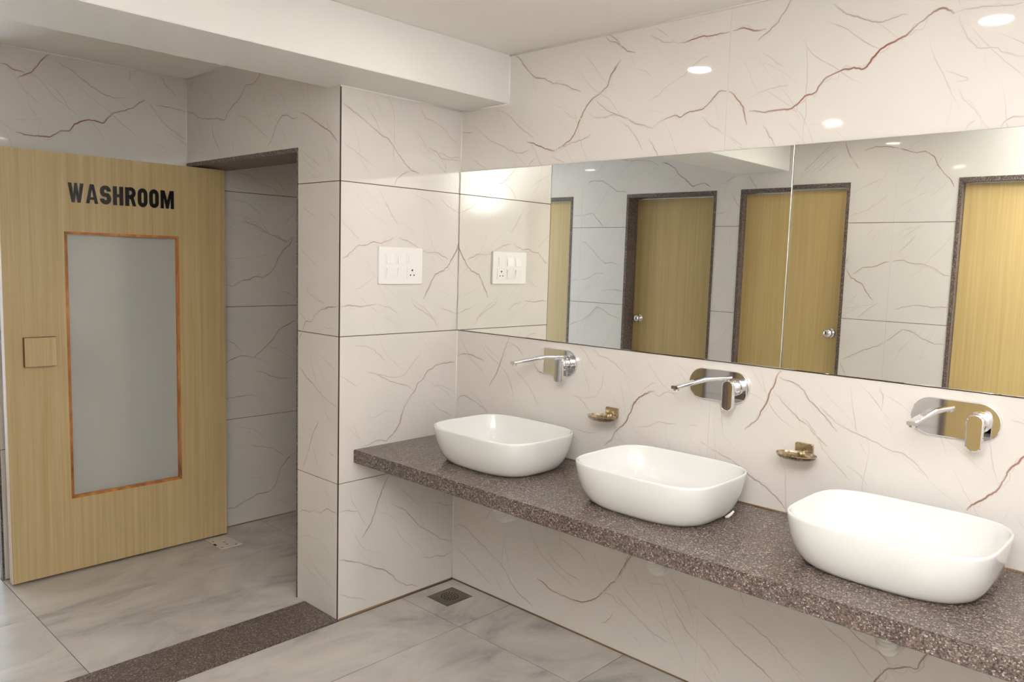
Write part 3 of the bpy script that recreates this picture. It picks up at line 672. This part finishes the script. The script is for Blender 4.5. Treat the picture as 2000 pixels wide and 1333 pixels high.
# ------------------------------------------------------------------ washroom door (open, parallel to the left wall)
DX0, DX1, DY0, DY1, DZ0, DZ1 = -1.243, -1.203, -1.458, -.487, .012, 1.873
dr = empty('door_1', (DX0, DY1, 0)); struct(dr, 'open pale wooden washroom door with frosted glass panel', 'door')
o_ = Vector((DX0, DY1, 0))
def dbox(name, x0, x1, y0, y1, z0, z1, mat, parent=None, bev=0):
    if parent is None: return nbox(name, (x0-o_.x, x1-o_.x, y0-o_.y, y1-o_.y, z0, z1), mat, dr, bev)
    return nbox(name, (x0-o_.x, x1-o_.x, y0-o_.y, y1-o_.y, z0, z1), mat, parent, bev)
GY0, GY1, GZ0, GZ1 = -1.219, -.72, .345, 1.537
bm = bmesh.new()
for q in ((DY0, GY0, DZ0, DZ1), (GY1, DY1, DZ0, DZ1), (GY0, GY1, DZ0, GZ0), (GY0, GY1, GZ1, DZ1)):
    box(bm, 0, DX1-DX0, q[0]-o_.y, q[1]-o_.y, q[2], q[3])
leaf = obj('door_leaf', bm, 'wood', dr)
dbox('edge_band', DX0, DX1, DY0-.0015, DY0, DZ0, DZ1, 'edge')
bt = .011
for nm, q in (('bead', (GY0, GY0+bt, GZ0, GZ1)), ('bead', (GY1-bt, GY1, GZ0, GZ1)), ('bead', (GY0+bt, GY1-bt, GZ0, GZ0+bt)), ('bead', (GY0+bt, GY1-bt, GZ1-bt, GZ1))):
    o = dbox(nm, DX0+.004, DX1+.0035, q[0], q[1], q[2], q[3], 'teak', bev=.0012)
o = dbox('glass_pane', DX0+.017, DX0+.023, GY0+bt-.002, GY1-bt+.002, GZ0+bt-.002, GZ1-bt+.002, 'frost'); o['label'] = 'frosted glass pane'
o = dbox('pull_block', DX1, DX1+.022, -1.391, -1.267, .956, 1.082, 'darkwood'); o['label'] = 'square wooden pull block'
dbox('block_face', DX1+.022, DX1+.0232, -1.390, -1.268, .957, 1.081, 'wood', parent=o)
# letters WASHROOM, heavy condensed capitals cut from black sheet
def stroke(bm, pts, w, closed=False, dep=.004):
    n = len(pts); ls, rs = [], []
    for i in range(n):
        a = pts[(i-1) % n] if (closed or i > 0) else pts[i]; c = pts[(i+1) % n] if (closed or i < n-1) else pts[i]; p = pts[i]
        def unit(u, v):
            l_ = math.hypot(v[0]-u[0], v[1]-u[1]); return ((v[0]-u[0])/l_, (v[1]-u[1])/l_) if l_ > 1e-9 else None
        t0, t1 = unit(a, p), unit(p, c); t0 = t0 or t1; t1 = t1 or t0
        n0, n1 = (-t0[1], t0[0]), (-t1[1], t1[0]); mx, my_ = n0[0]+n1[0], n0[1]+n1[1]; ml = math.hypot(mx, my_) or 1; mx /= ml; my_ /= ml
        k = w/2/max(.45, mx*n0[0]+my_*n0[1]); ls.append((p[0]+mx*k, p[1]+my_*k)); rs.append((p[0]-mx*k, p[1]-my_*k))
    F = [[bm.verts.new((dep, q[0], q[1])) for q in s] for s in (ls, rs)]; B_ = [[bm.verts.new((0, q[0], q[1])) for q in s] for s in (ls, rs)]
    rng = range(n if closed else n-1)
    for i in rng:
        j = (i+1) % n
        bm.faces.new((F[0][i], F[0][j], F[1][j], F[1][i])); bm.faces.new((B_[0][i], B_[1][i], B_[1][j], B_[0][j]))
        bm.faces.new((F[0][i], B_[0][i], B_[0][j], F[0][j])); bm.faces.new((F[1][i], F[1][j], B_[1][j], B_[1][i]))
    if not closed:
        for i in (0, n-1): bm.faces.new((F[0][i], F[1][i], B_[1][i], B_[0][i]))
def poly(bm, pts, dep=.004):
    f = [bm.verts.new((dep, *p)) for p in pts]; b_ = [bm.verts.new((0, *p)) for p in pts]; n = len(pts)
    bm.faces.new(f); bm.faces.new(list(reversed(b_)))
    for i in range(n): bm.faces.new((f[i], b_[i], b_[(i+1) % n], f[(i+1) % n]))
def arc(cx, cy, rx, ry, a0, a1, n=8): return [(cx+rx*math.cos(R(a0+(a1-a0)*i/n)), cy+ry*math.sin(R(a0+(a1-a0)*i/n))) for i in range(n+1)]
LH = .084
def letter(ch):
    bm = bmesh.new(); H = LH; s = .0185
    if ch == 'W':
        w = .072
        for a, b_ in (((0, H), (.0125, 0)), ((.0275, 0), (.029, H)), ((.043, H), (.0445, 0)), ((.0595, 0), (w, H))): pass
        poly(bm, [(0, H), (.016, H), (.0235, .028), (.030, H), (.042, H), (.0485, .028), (.056, H), (w, H), (.0565, 0), (.0425, 0), (.036, .045), (.0295, 0), (.0155, 0)])
    elif ch == 'A':
        w = .056
        poly(bm, [(0, 0), (.0155, 0), (.0182, .016), (.0182, .028), (.0205, .028), (.028, .066), (.028, H), (.019, H)])
        poly(bm, [(w, 0), (.037, H), (.028, H), (.028, .066), (.0355, .028), (.0378, .028), (.0378, .016), (.0405, 0)])
        poly(bm, [(.0182, .016), (.0378, .016), (.0378, .028), (.0182, .028)])
    elif ch == 'S':
        w = .050; r = w/2-s/2
        pts = [(s/2, .025)] + arc(w/2, .0235, r, .0235-s/2, 180, 360, 10) + [(w-s/2, .027)] + arc(w/2, .027, r, .0165, 0, 55, 4) + [(w/2, H/2)] + arc(w/2, H-.027, r, .0165, 235, 180, 4) + arc(w/2, H-.0235, r, .0235-s/2, 180, 0, 10) + [(w-s/2, H-.026)]
        stroke(bm, pts, s)
    elif ch == 'H':
        w = .050; poly(bm, [(0, 0), (s, 0), (s, H), (0, H)]); poly(bm, [(w-s, 0), (w, 0), (w, H), (w-s, H)]); poly(bm, [(s, .036), (w-s, .036), (w-s, .050), (s, .050)])
    elif ch == 'R':
        w = .051; poly(bm, [(0, 0), (s, 0), (s, H), (0, H)])
        pts = [(s, H-.0065)] + arc(.0265, H-.0235, .0155, .017, 90, -90, 10) + [(s, .037)]
        stroke(bm, pts, .0165); poly(bm, [(.0245, .038), (.036, 0), (w+.001, 0), (.040, .040)])
    elif ch == 'O':
        w = .050; r = w/2-s/2; k = .0245
        pts = arc(w/2, H-k, r, k-s/2+.001, 0, 180, 10) + arc(w/2, k, r, k-s/2+.001, 180, 360, 10)
        stroke(bm, pts, s, True)
    else:
        w = .064
        poly(bm, [(0, 0), (.0145, 0), (.0145, .055), (.0145, H), (0, H)]); poly(bm, [(w-.0145, 0), (w, 0), (w, H), (w-.0145, H), (w-.0145, .055)])
        poly(bm, [(.0145, .055), (.0145, H), (.019, H), (.032, .036), (.032, .0), (.026, 0)]); poly(bm, [(w-.0145, .055), (.038, 0), (.032, 0), (.032, .036), (w-.019, H), (w-.0145, H)])
    bmesh.ops.recalc_face_normals(bm, faces=bm.faces); return bm, w
words = [letter(c) for c in 'WASHROOM']; LS = (.87, .88, .92, .87, .91, .86, .86, .96)
for (bm, w), k in zip(words, LS): bmesh.ops.scale(bm, verts=bm.verts, vec=(1, k, 1))
words = [(bm, w*k) for (bm, w), k in zip(words, LS)]; tot = sum(w for _, w in words); gap = (.458-tot)/7; cur = -1.2
for (bm, w) in words:
    bmesh.ops.translate(bm, verts=bm.verts, vec=(DX1-o_.x, cur-o_.y, 1.665)); o = obj('letter', bm, 'black', dr); cur += w+gap
# floor spring plate
fp = nbox('floor_spring_plate', (-.09, .09, -.058, .058, 0, .004), 'whitemetal', None, .001); fp.location = (-1.118, -.549, 0.0)
tag(fp, 'white steel floor spring plate under the hinge end of the washroom door', 'floor plate')
for x, y in ((.072, -.042), (.075, .03), (-.03, -.04), (.01, .0), (.045, -.004)):
    bm = bmesh.new(); lathe(bm, (x, y, .004), 2, [(0, .0052), (.0008, .0045)], 12); obj('screw', bm, 'steel', fp)
nbox('notch', (.005, .03, -.0585, -.047, .0039, .0045), 'hole', fp)

# ------------------------------------------------------------------ toilet doors opposite
LAB = ['wooden toilet door furthest along the passage, beyond the washroom door', 'wooden toilet door set deep in its lining, knob on its passage side', 'wooden toilet door standing under the end of the ceiling beam', 'wooden toilet door near the right end wall']
for i, (a, b_, rec, kn) in enumerate(DOORS):
    t = .02; dd = empty('door_%d' % (i+2), (a, -D, 0)); struct(dd, LAB[i], 'door'); w = b_-a
    nbox('lining_jamb', (0, t, -.195, .004, 0, HD), 'granite_rough', dd); nbox('lining_jamb', (w-t, w, -.195, .004, 0, HD), 'granite_rough', dd)
    nbox('lining_head', (t, w-t, -.195, .004, HD-.026, HD), 'granite_rough', dd)
    nbox('door_leaf', (t+.003, w-t-.003, -rec-.032, -rec, .012, HD-.03), 'wood2', dd)
    if kn:
        x = t+.06 if kn == 'L' else w-t-.06
        bm = bmesh.new(); lathe(bm, (x, -rec, 1.05), 1, [(0, .032), (.005, .032), (.008, .024), (.009, .012), (.028, .012), (.034, .022), (.044, .029), (.056, .027), (.064, .016), (.065, .002)], 28)
        obj('knob', bm, 'chrome', dd, True)

# ------------------------------------------------------------------ mirrors
for k, (x0, x1, lb) in enumerate(((.004, 1.5065, 'large frameless mirror panel beside the switch wall'), (1.5095, 3.02, 'large frameless mirror panel further from the switch wall'))):
    mr = empty('mirror', (x0, -.0005, MB)); w = x1-x0; h = MT-MB
    tag(mr, lb, 'mirror', 'mirror panels above the basins')
    nbox('glass_back', (0, w, -.0046, 0, 0, h), 'glassedge', mr)
    bm = bmesh.new(); q = [bm.verts.new(p) for p in ((.0012, -.0055, .0012), (w-.0012, -.0055, .0012), (w-.0012, -.0055, h-.0012), (.0012, -.0055, h-.0012))]
    q2 = [bm.verts.new(p) for p in ((0, -.0046, 0), (w, -.0046, 0), (w, -.0046, h), (0, -.0046, h))]
    bm.faces.new(q)
    for i in range(4): bm.faces.new((q2[i], q2[(i+1) % 4], q[(i+1) % 4], q[i]))
    bmesh.ops.recalc_face_normals(bm, faces=bm.faces); obj('mirror_face', bm, 'mirror', mr)
    if k: mr.rotation_euler.x = R(.15)   # this panel leans very slightly
bm = bmesh.new(); pts = []
for i in range(40):
    z = MB+.002+(MT-MB-.004)*i/39; pts.append((1.508+.0012*noise.noise((0, z*9, 2)), -.0048, z))
tube(bm, pts, [.0012+.0012*max(0, noise.noise((z[2]*14, 1, 3))) for z in pts], 8)
bn += 1; struct(obj('trim_%d' % bn, bm, 'seam', smooth=True), 'uneven sealant line in the seam between the two mirrors', 'sealant')

# ------------------------------------------------------------------ counter
ct = nbox('counter', (0, XR-.002, CTY, -.001, .641, CTZ), 'granite', None, .0025); tag(ct, 'long brown speckled granite counter under the basins', 'counter')

# ------------------------------------------------------------------ basins
def se(a, b_, n, z, N_=72, cx=0, cy=0):
    out = []
    for i in range(N_):
        t = 2*math.pi*(i+.5)/N_; c, s = math.cos(t), math.sin(t)
        out.append((cx+a*math.copysign(abs(c)**(2/n), c), cy+b_*math.copysign(abs(s)**(2/n), s), z))
    return out
def basin(x, lb):
    t = empty('wash_basin', (x, -.242, CTZ)); tag(t, lb, 'basin', 'white vessel basins on the granite counter')
    A, B_, Hh = .247, .201, .137
    prof = [(.78, .78, 2.9, 0), (.835, .825, 3.0, .003), (.875, .862, 3.15, .012), (.915, .90, 3.3, .028), (.948, .938, 3.5, .05), (.974, .968, 3.75, .078), (.991, .989, 3.95, .108), (1.0, 1.0, 4.05, .128), (1.0, 1.0, 4.05, .1325), (.9975, .997, 4.05, .135), (.9925, .991, 4.05, .1367), (.985, .982, 4.05, .137)]
    inn = [(.977, .972, 4.05, .1366), (.972, .966, 4.05, .135), (.9695, .963, 4.05, .132), (.9665, .960, 4.05, .127), (.952, .944, 3.95, .106), (.925, .915, 3.75, .08), (.885, .87, 3.5, .052), (.82, .80, 3.2, .032), (.70, .67, 2.9, .021), (.45, .42, 2.5, .0165), (.13, .16, 2, .015)]
    bm = bmesh.new(); loft(bm, [se(A*a, B_*b2, n, z) for a, b2, n, z in prof+inn], True, True, True)
    bmesh.ops.recalc_face_normals(bm, faces=bm.faces); obj('bowl', bm, 'ceramic', t, True)
    bm = bmesh.new(); lathe(bm, (0, 0, .0152), 2, [(0, .034), (.002, .033), (.003, .026), (.0045, .022), (.005, .004)], 28); obj('drain_cap', bm, 'chrome', t, True)
    return t
BXS = (.53, 1.2326, 1.9506)
BL = ('white ceramic vessel basin in the corner beside the switch wall', 'white ceramic vessel basin between the two soap dishes', 'white ceramic vessel basin at the far side from the switch wall')
for x, lb in zip(BXS, BL): basin(x, lb)
# waste pipes under the counter
for x, lb in zip(BXS, ('white ribbed waste pipe below the corner basin', 'white ribbed waste pipe below the middle basin', 'white ribbed waste pipe below the basin furthest from the switch wall')):
    t = empty('waste_pipe', (x, -.242, .641)); tag(t, lb, 'pipe', 'waste pipes under the counter')
    bm = bmesh.new(); lathe(bm, (0, 0, -.03), 2, [(.03, .038), (.018, .038), (.016, .034), (.0, .034)], 28); obj('coupling_nut', bm, 'pvc', t, True)
    bm = bmesh.new(); pts, rr = [], []
    path = [(0, 0, -.03), (0, 0, -.132)] + [(0, .03-.03*math.cos(R(a)), -.132-.03*math.sin(R(a))) for a in range(10, 91, 10)] + [(0, .12, -.163), (0, .2, -.164), (0, .242, -.164)]
    dense = []
    for p, q in zip(path, path[1:]):
        n = max(1, int((Vector(q)-Vector(p)).length/.0022))
        for i in range(n): dense.append(Vector(p).lerp(Vector(q), i/n))
    dense.append(Vector(path[-1])); s = 0
    for i, p in enumerate(dense):
        s += (p-dense[i-1]).length if i else 0
        rr.append(.0265+.0028*math.sin(s*2*math.pi/.0095))
    tube(bm, dense, rr, 16); obj('flexible_hose', bm, 'pvc', t, True)

# ------------------------------------------------------------------ taps
def prism_y(bm, outline, y0, y1, bev=.002):
    """outline (x,z) extruded from wall y0 towards the room y1 with a rounded rim"""
    cx = sum(p[0] for p in outline)/len(outline); cz = sum(p[1] for p in outline)/len(outline)
    def ins(k): 
        out = []
        n = len(outline)
        for i, p in enumerate(outline):
            a, c = outline[i-1], outline[(i+1) % n]; tx, tz = c[0]-a[0], c[1]-a[1]; l_ = math.hypot(tx, tz) or 1
            out.append((p[0]-tz/l_*k, p[1]+tx/l_*k))
        return out
    rings = []
    for k, y in ((0, y0), (0, y1+bev), (bev*.3, y1+bev*.3), (bev, y1)): rings.append([(p[0], y, p[1]) for p in ins(k)])
    loft(bm, rings, True, True, True); bmesh.ops.recalc_face_normals(bm, faces=bm.faces)
def tap(x, lb):
    t = empty('wall_tap', (x, 0, 1.074)); tag(t, lb, 'tap', 'chrome wall taps above the basins')
    bm = bmesh.new(); prism_y(bm, rrect(.222, .106, .0525, 12), -.0002, -.011, .0025); p = obj('back_plate', bm, 'chrome', t)
    sh(p)
    bm = bmesh.new(); sx = -.056; rings = []
    NS = 14
    for i in range(NS+1):
        f = i/NS; y = -.011-.183*f; z = .013-.010*f; w = .027-.003*f; h = .016-.005*f
        rings.append([(sx+a, y, z+b_) for a, b_ in rrect(w, h, h*.38, 8)])
    loft(bm, rings, True, True, True); bmesh.ops.recalc_face_normals(bm, faces=bm.faces); s = obj('spout', bm, 'chrome', t); sh(s)
    bm = bmesh.new(); lathe(bm, (sx, -.182, -.0085), 2, [(0, .0085), (.001, .0095), (.009, .0095)], 20); sh(obj('aerator', bm, 'chrome', s))
    hx = .060
    bm = bmesh.new(); lathe(bm, (hx, -.011, .002), 1, [(0, .029), (-.006, .029), (-.007, .0245), (-.018, .0245), (-.0185, .0232), (-.0205, .0232), (-.021, .0245), (-.028, .0245), (-.0285, .0232), (-.0305, .0232), (-.031, .0245), (-.036, .0245), (-.038, .0225)], 36); b2 = obj('cartridge_body', bm, 'chrome', t); sh(b2)
    bm = bmesh.new(); prism_y(bm, [(q[0]+hx, q[1]-.022) for q in rrect(.041, .100, .0185, 8)], -.049, -.062, .0035); sh(obj('lever', bm, 'chrome', b2))
    return t
def sh(o):
    for p in o.data.polygons: p.use_smooth = True
    try: o.data.set_sharp_from_angle(angle=R(14))
    except Exception: pass
for x, lb in zip((.5805, 1.2985, 2.009), ('chrome wall tap with oval plate above the corner basin', 'chrome wall tap with oval plate above the middle basin', 'chrome wall tap with oval plate above the basin furthest from the switch wall')): tap(x, lb)

# ------------------------------------------------------------------ soap dishes
def soap(x, z, lb):
    t = empty('soap_dish', (x, 0, z)); tag(t, lb, 'soap dish', 'bronze soap dishes between the taps')
    bm = bmesh.new(); prism_y(bm, rrect(.056, .034, .005, 8), -.0002, -.009, .0015); sh(obj('wall_plate', bm, 'bronze', t))
    bm = bmesh.new(); tube(bm, [(0, -.008, -.008), (0, -.02, -.012), (0, -.035, -.014)], [.008, .007, .007], 12); obj('arm', bm, 'bronze', t, True)
    bm = bmesh.new(); c = (0, -.062)
    rr = [(.040, .028, -.024), (.050, .036, -.0225), (.058, .044, -.017), (.062, .048, -.009), (.0605, .0465, -.008), (.057, .043, -.0145), (.049, .035, -.0195), (.03, .02, -.0205)]
    loft(bm, [[(c[0]+p[0], c[1]+p[1], q) for p in [(a*math.cos(2*math.pi*i/40), b_*math.sin(2*math.pi*i/40)) for i in range(40)]] for a, b_, q in rr], True, True, True)
    bmesh.ops.recalc_face_normals(bm, faces=bm.faces); tr = obj('tray', bm, 'bronze', t); sh(tr)
    for k in range(-2, 3):
        nbox('rib', (k*.011-.0015, k*.011+.0015, c[1]-.016, c[1]+.016, -.0208, -.0185), 'bronze', tr)
soap(.866, .916, 'bronze soap dish between the corner basin and the middle basin'); soap(1.600, .915, 'bronze soap dish between the middle basin and the basin furthest from the switch wall')

# ------------------------------------------------------------------ switch plate on the wall x = 0
sw = empty('switch_plate', (0, -.331, 1.434)); tag(sw, 'white electrical switch plate with five rockers and a socket', 'switch plate')
def xpr(bm, w, h, r, x0, x1, bev, cy=0, cz=0):
    o2 = [(p[0]+cy, p[1]+cz) for p in rrect(w, h, r, 8)]
    rings = []
    for k, x in ((0, x0), (0, x1-bev), (bev*.3, x1-bev*.3), (bev, x1)):
        sc = ((w-2*k)/w, (h-2*k)/h); rings.append([(x, cy+(p[0]-cy)*sc[0], cz+(p[1]-cz)*sc[1]) for p in o2])
    loft(bm, rings, True, True, True); bmesh.ops.recalc_face_normals(bm, faces=bm.faces)
bm = bmesh.new(); xpr(bm, .228, .152, .006, .0002, .0095, .0025); sh(obj('plate', bm, 'plastic', sw))
mw, mh = .054, .051
for c in range(3):
    for r_ in range(2):
        cy, cz = (c-1)*.0575, (.5-r_)*.058
        if c == 2 and r_ == 1:
            bm = bmesh.new(); xpr(bm, mw, mh, .003, .0095, .0113, .0006, cy, cz); s = obj('socket', bm, 'plastic', sw); sh(s)
            for hy, hz, rr in ((0, .011, .0042), (-.0095, -.009, .0032), (.0095, -.009, .0032)):
                bm = bmesh.new(); lathe(bm, (.0112, cy+hy, cz+hz), 0, [(0, rr), (.0003, rr)], 14); obj('pin_hole', bm, 'hole', s)
        else:
            bm = bmesh.new(); xpr(bm, mw, mh, .002, .0095, .0104, .0004, cy, cz); s = obj('rocker_frame' if not (c == 2) else 'dimmer_module', bm, 'plastic', sw); sh(s)
            # tilted rocker
            bm = bmesh.new(); up = (r_ == 0); hh, hw = .019, .019
            a, b_ = (.0106, .0150) if up else (.0150, .0106)
            if c == 2: a = b_ = .0122
            v = [bm.verts.new(p) for p in ((.0102, cy-hw, cz-hh), (.0102, cy+hw, cz-hh), (.0102, cy+hw, cz+hh), (.0102, cy-hw, cz+hh), (b_, cy-hw, cz-hh), (b_, cy+hw, cz-hh), (a, cy+hw, cz+hh), (a, cy-hw, cz+hh))]
            for q in ((0, 1, 2, 3), (4, 5, 6, 7), (0, 1, 5, 4), (1, 2, 6, 5), (2, 3, 7, 6), (3, 0, 4, 7)): bm.faces.new([v[i] for i in q])
            bmesh.ops.recalc_face_normals(bm, faces=bm.faces); obj('rocker', bm, 'plastic', s)

# ------------------------------------------------------------------ floor drain
cx, cy = (DR[0]+DR[1])/2, (DR[2]+DR[3])/2; w = DR[1]-DR[0]; h = DR[3]-DR[2]
fd = empty('floor_drain', (cx, cy, 0)); tag(fd, 'square steel floor drain with round grating in the corner', 'floor drain')
nbox('drain_plate', (-w/2+.001, w/2-.001, -h/2+.001, h/2-.001, -.009, -.001), 'steel', fd, .0008)
bm = bmesh.new(); lathe(bm, (0, 0, -.0012), 2, [(0, .052), (.0012, .052), (.0018, .049), (.0012, .045), (.0018, .042), (.0018, .002)], 40); gr = obj('grating', bm, 'steel', fd); sh(gr)
for rad, n in ((.012, 6), (.0235, 12), (.036, 18)):
    for k in range(n):
        t = 2*math.pi*k/n; bm = bmesh.new(); lathe(bm, (rad*math.cos(t), rad*math.sin(t), .0006), 2, [(0, .0041), (.0003, .0041)], 10); obj('grate_hole', bm, 'hole', gr)
# sealant strip beside the middle basin
bm = bmesh.new(); tube(bm, [(.012, .012, .022), (.008, .004, .014), (.002, -.004, .006), (-.004, -.01, .0035)], [.003, .0045, .005, .003], 10)
o = obj('sealant_strip', bm, 'caulk', smooth=True); o.location = (1.449, -.182, CTZ); tag(o, 'small white curl of sealant on the counter beside the middle basin', 'sealant')

# ------------------------------------------------------------------ ceiling downlights
LP = [(.77, -.655, 'recessed ceiling downlight above the soap dish nearest the corner'), (1.875, -.635, 'recessed ceiling downlight above the counter further from the beam'),
      (.748, -2.168, 'recessed ceiling downlight in front of the door under the beam end'), (1.875, -2.13, 'recessed ceiling downlight in front of the door nearest the right end wall'),
      (2.98, -.64, 'added unseen ceiling downlight above the right end of the counter'), (2.98, -2.13, 'added unseen ceiling downlight beside the right end wall'),  # unseen pair continuing the grid, added for more light
      (-1.85, -2.08, 'recessed ceiling downlight in the passage'), (-.8, .7, 'added unseen ceiling downlight in the corridor behind the washroom door')]  # corridor lamp is unseen, added to light the wall there
for x, y, lb in LP:
    t = empty('downlight', (x, y, HC)); tag(t, lb, 'ceiling light', 'recessed ceiling downlights')
    bm = bmesh.new(); rings = [circle((0, 0, z), 2, r, 36) for r, z in ((.058, 0), (.0575, -.004), (.053, -.005), (.046, -.0025), (.0455, .0)) ]
    loft(bm, rings, True); bmesh.ops.recalc_face_normals(bm, faces=bm.faces); sh(obj('trim_ring', bm, 'plastic', t))
    bm = bmesh.new(); v = [bm.verts.new(p) for p in circle((0, 0, -.0015), 2, .0455, 36)]; f = bm.faces.new(v)
    if f.normal.z > 0: f.normal_flip()
    bm.normal_update()
    if f.normal.z > 0: f.normal_flip()
    obj('lens', bm, 'lens', t)
